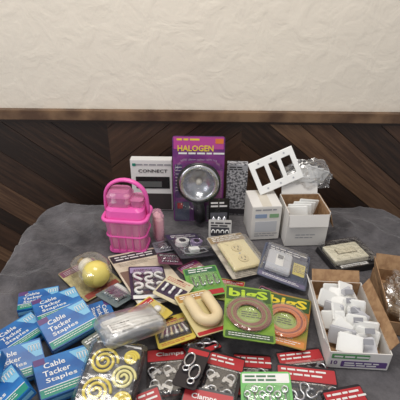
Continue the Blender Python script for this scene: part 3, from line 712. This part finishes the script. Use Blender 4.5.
for i in range(3):
    for j in range(2):
        lathe(e,'roller_%d_%d'%(i,j),[(0.014,0),(0.016,0.004),(0.016,0.040),(0.014,0.044)],PCH,18,loc=(-0.034+0.034*i,-0.018,0.012+0.046*j))
e=root('sponge_roller_pack',-0.134,1.055,T+0.001,-70)
for i in range(2):
    lathe(e,'roller_%d'%i,[(0.011,0),(0.013,0.004),(0.013,0.070),(0.011,0.076),(0.005,0.076),(0.005,0.084)],PCH,16,loc=(-0.014+0.028*i,0,0.002))
rings('wrap',[[(a,b,z) for a,b in rr(0.060,0.030,0.012)] for z in (0.0,0.090)],translucent('pink_film',(240,180,206),0.35),e)

# ---------------------------------------------------------------- open sachet box at right
e=root('open_fuse_carton',0.354,0.676,T+0.001,-3)
w,d,h=0.130,0.225,0.050; t=0.002
box(e,'side_front',0,-d/2,h/2,w,t,h,CW); box(e,'side_back',0,d/2,h/2,w,t,h,CW); box(e,'side_left',-w/2,0,h/2,t,d,h,CW); box(e,'side_right',w/2,0,h/2,t,d,h,CW)
box(e,'bottom',0,0,t/2,w,d,t,KRAFT)
box(e,'inner_left',-w/2+t,0,h/2,0.0008,d-2*t,h-t,KRAFT); box(e,'inner_back',0,d/2-t,h/2,w-2*t,0.0008,h-t,KRAFT)
f=box(e,'flap_left',-w/2-0.008,0.0,h+0.014,0.0016,d*0.92,0.034,CW); f.rotation_euler=(0,D(-28),0)
f=box(e,'flap_back',0,d/2+0.010,h+0.010,w*0.95,0.0016,0.034,KRAFT); f.rotation_euler=(D(-42),0,0)
f=box(e,'flap_right',w/2+0.006,0.0,h+0.012,0.0016,d*0.9,0.030,KRAFT); f.rotation_euler=(0,D(26),0)
frontR(e,'label_green',-0.02,0.038,0.080,0.014,-d/2-0.0012,M('label_g2',(84,146,90),0.5)); lines(e,'title',-0.02,0.036,0.07,1,0.01,0,WHITE,0.005,upright=True,yoff=-d/2-0.0020)
frontR(e,'label_purple',0.012,0.015,0.098,0.018,-d/2-0.0012,M('label_p2',(92,66,124),0.5)); text(e,'subtitle','10',-0.052,0.018,0.014,0,PUR,h=0.012,bold=0.02,upright=True,yoff=-d/2-0.0014)
lines(e,'label_text',0.012,0.017,0.085,2,0.007,0,WHITE,0.004,upright=True,yoff=-d/2-0.0020)
random.seed(4)
for k in range(24):
    yy=-d/2+0.026+(k//2)*0.0155; xx=(-0.024 if k%2 else 0.024)+random.uniform(-0.010,0.010)
    o=box(e,'sachet_%d'%k,xx,yy,0.036+random.uniform(-0.003,0.012),0.050+random.uniform(-0.01,0.01),0.007,0.044,WPL if k%5 else M('sachet_grey',(200,200,204),0.35),0.0025)
    o.rotation_euler=(D(random.uniform(-65,-15)),D(random.uniform(-26,26)),D(random.uniform(-35,35)))
    if k%4==0:
        o2=box(e,'sachet_tab_%d'%k,xx,yy-0.006,0.062,0.022,0.002,0.012,GREYP,0.0005); o2.rotation_euler=(D(-45),0,0)
e=root('kraft_carton',0.524,0.750,T+0.001,-12)
w,d,h=0.115,0.20,0.040
box(e,'side_front',0,-d/2,h/2,w,t,h,KRAFT); box(e,'side_back',0,d/2,h/2,w,t,h,KRAFT); box(e,'side_left',-w/2,0,h/2,t,d,h,KRAFT); box(e,'side_right',w/2,0,h/2,t,d,h,KRAFT); box(e,'bottom',0,0,t/2,w,d,t,KRAFT)
f=box(e,'flap_left',-w/2-0.004,0,h+0.022,0.0016,d*0.9,0.05,KRAFT); f.rotation_euler=(0,D(-12),0)
f=box(e,'flap_back',0,d/2+0.010,h+0.018,w*0.95,0.0016,0.042,KRAFT); f.rotation_euler=(D(-28),0,0)
o=bag('plastic_wrap',0.0,-0.01,0.006,0.046,0.080,0.040,CLR2,8); o.parent=e
for k in range(4):
    o=box(e,'packed_part_%d'%k,-0.02+0.016*k,-0.05+0.035*k,0.03,0.05,0.03,0.014,M('brown_part',(150,130,106),0.5),0.003,(0.2*k,0.3,0.5*k))

# ---------------------------------------------------------------- camera
cam=bpy.data.cameras.new('camera'); co=bpy.data.objects.new('camera',cam); col.objects.link(co)
cam.sensor_width=36; cam.lens=36*392/400; cam.clip_start=0.02
m=Matrix.Rotation(D(60),4,'X')@Matrix.Rotation(D(0.6),4,'Z')
co.rotation_euler=m.to_euler(); co.location=(0,0,1.5); sc.camera=co

# ---------------------------------------------------------------- light
w=bpy.data.worlds.new('room_light'); sc.world=w; w.use_nodes=True
w.node_tree.nodes['Background'].inputs['Color'].default_value=(0.96,0.96,1.0,1); w.node_tree.nodes['Background'].inputs['Strength'].default_value=0.50
def area(name,loc,target,sz,energy,color):
    l=bpy.data.lights.new(name,'AREA'); l.shape='RECTANGLE'; l.size=sz[0]; l.size_y=sz[1]; l.energy=energy; l.color=color
    o=bpy.data.objects.new(name,l); col.objects.link(o); o.location=loc
    o.rotation_euler=(Vector(target)-Vector(loc)).to_track_quat('-Z','Y').to_euler()
area('ceiling_light',(-0.1,0.55,2.75),(0,0.9,0.8),(1.0,0.6),24,(1,0.95,0.88))
area('window_light',(-1.9,-0.4,1.9),(0,0.9,0.9),(1.0,1.4),12,(0.96,0.97,1.0))
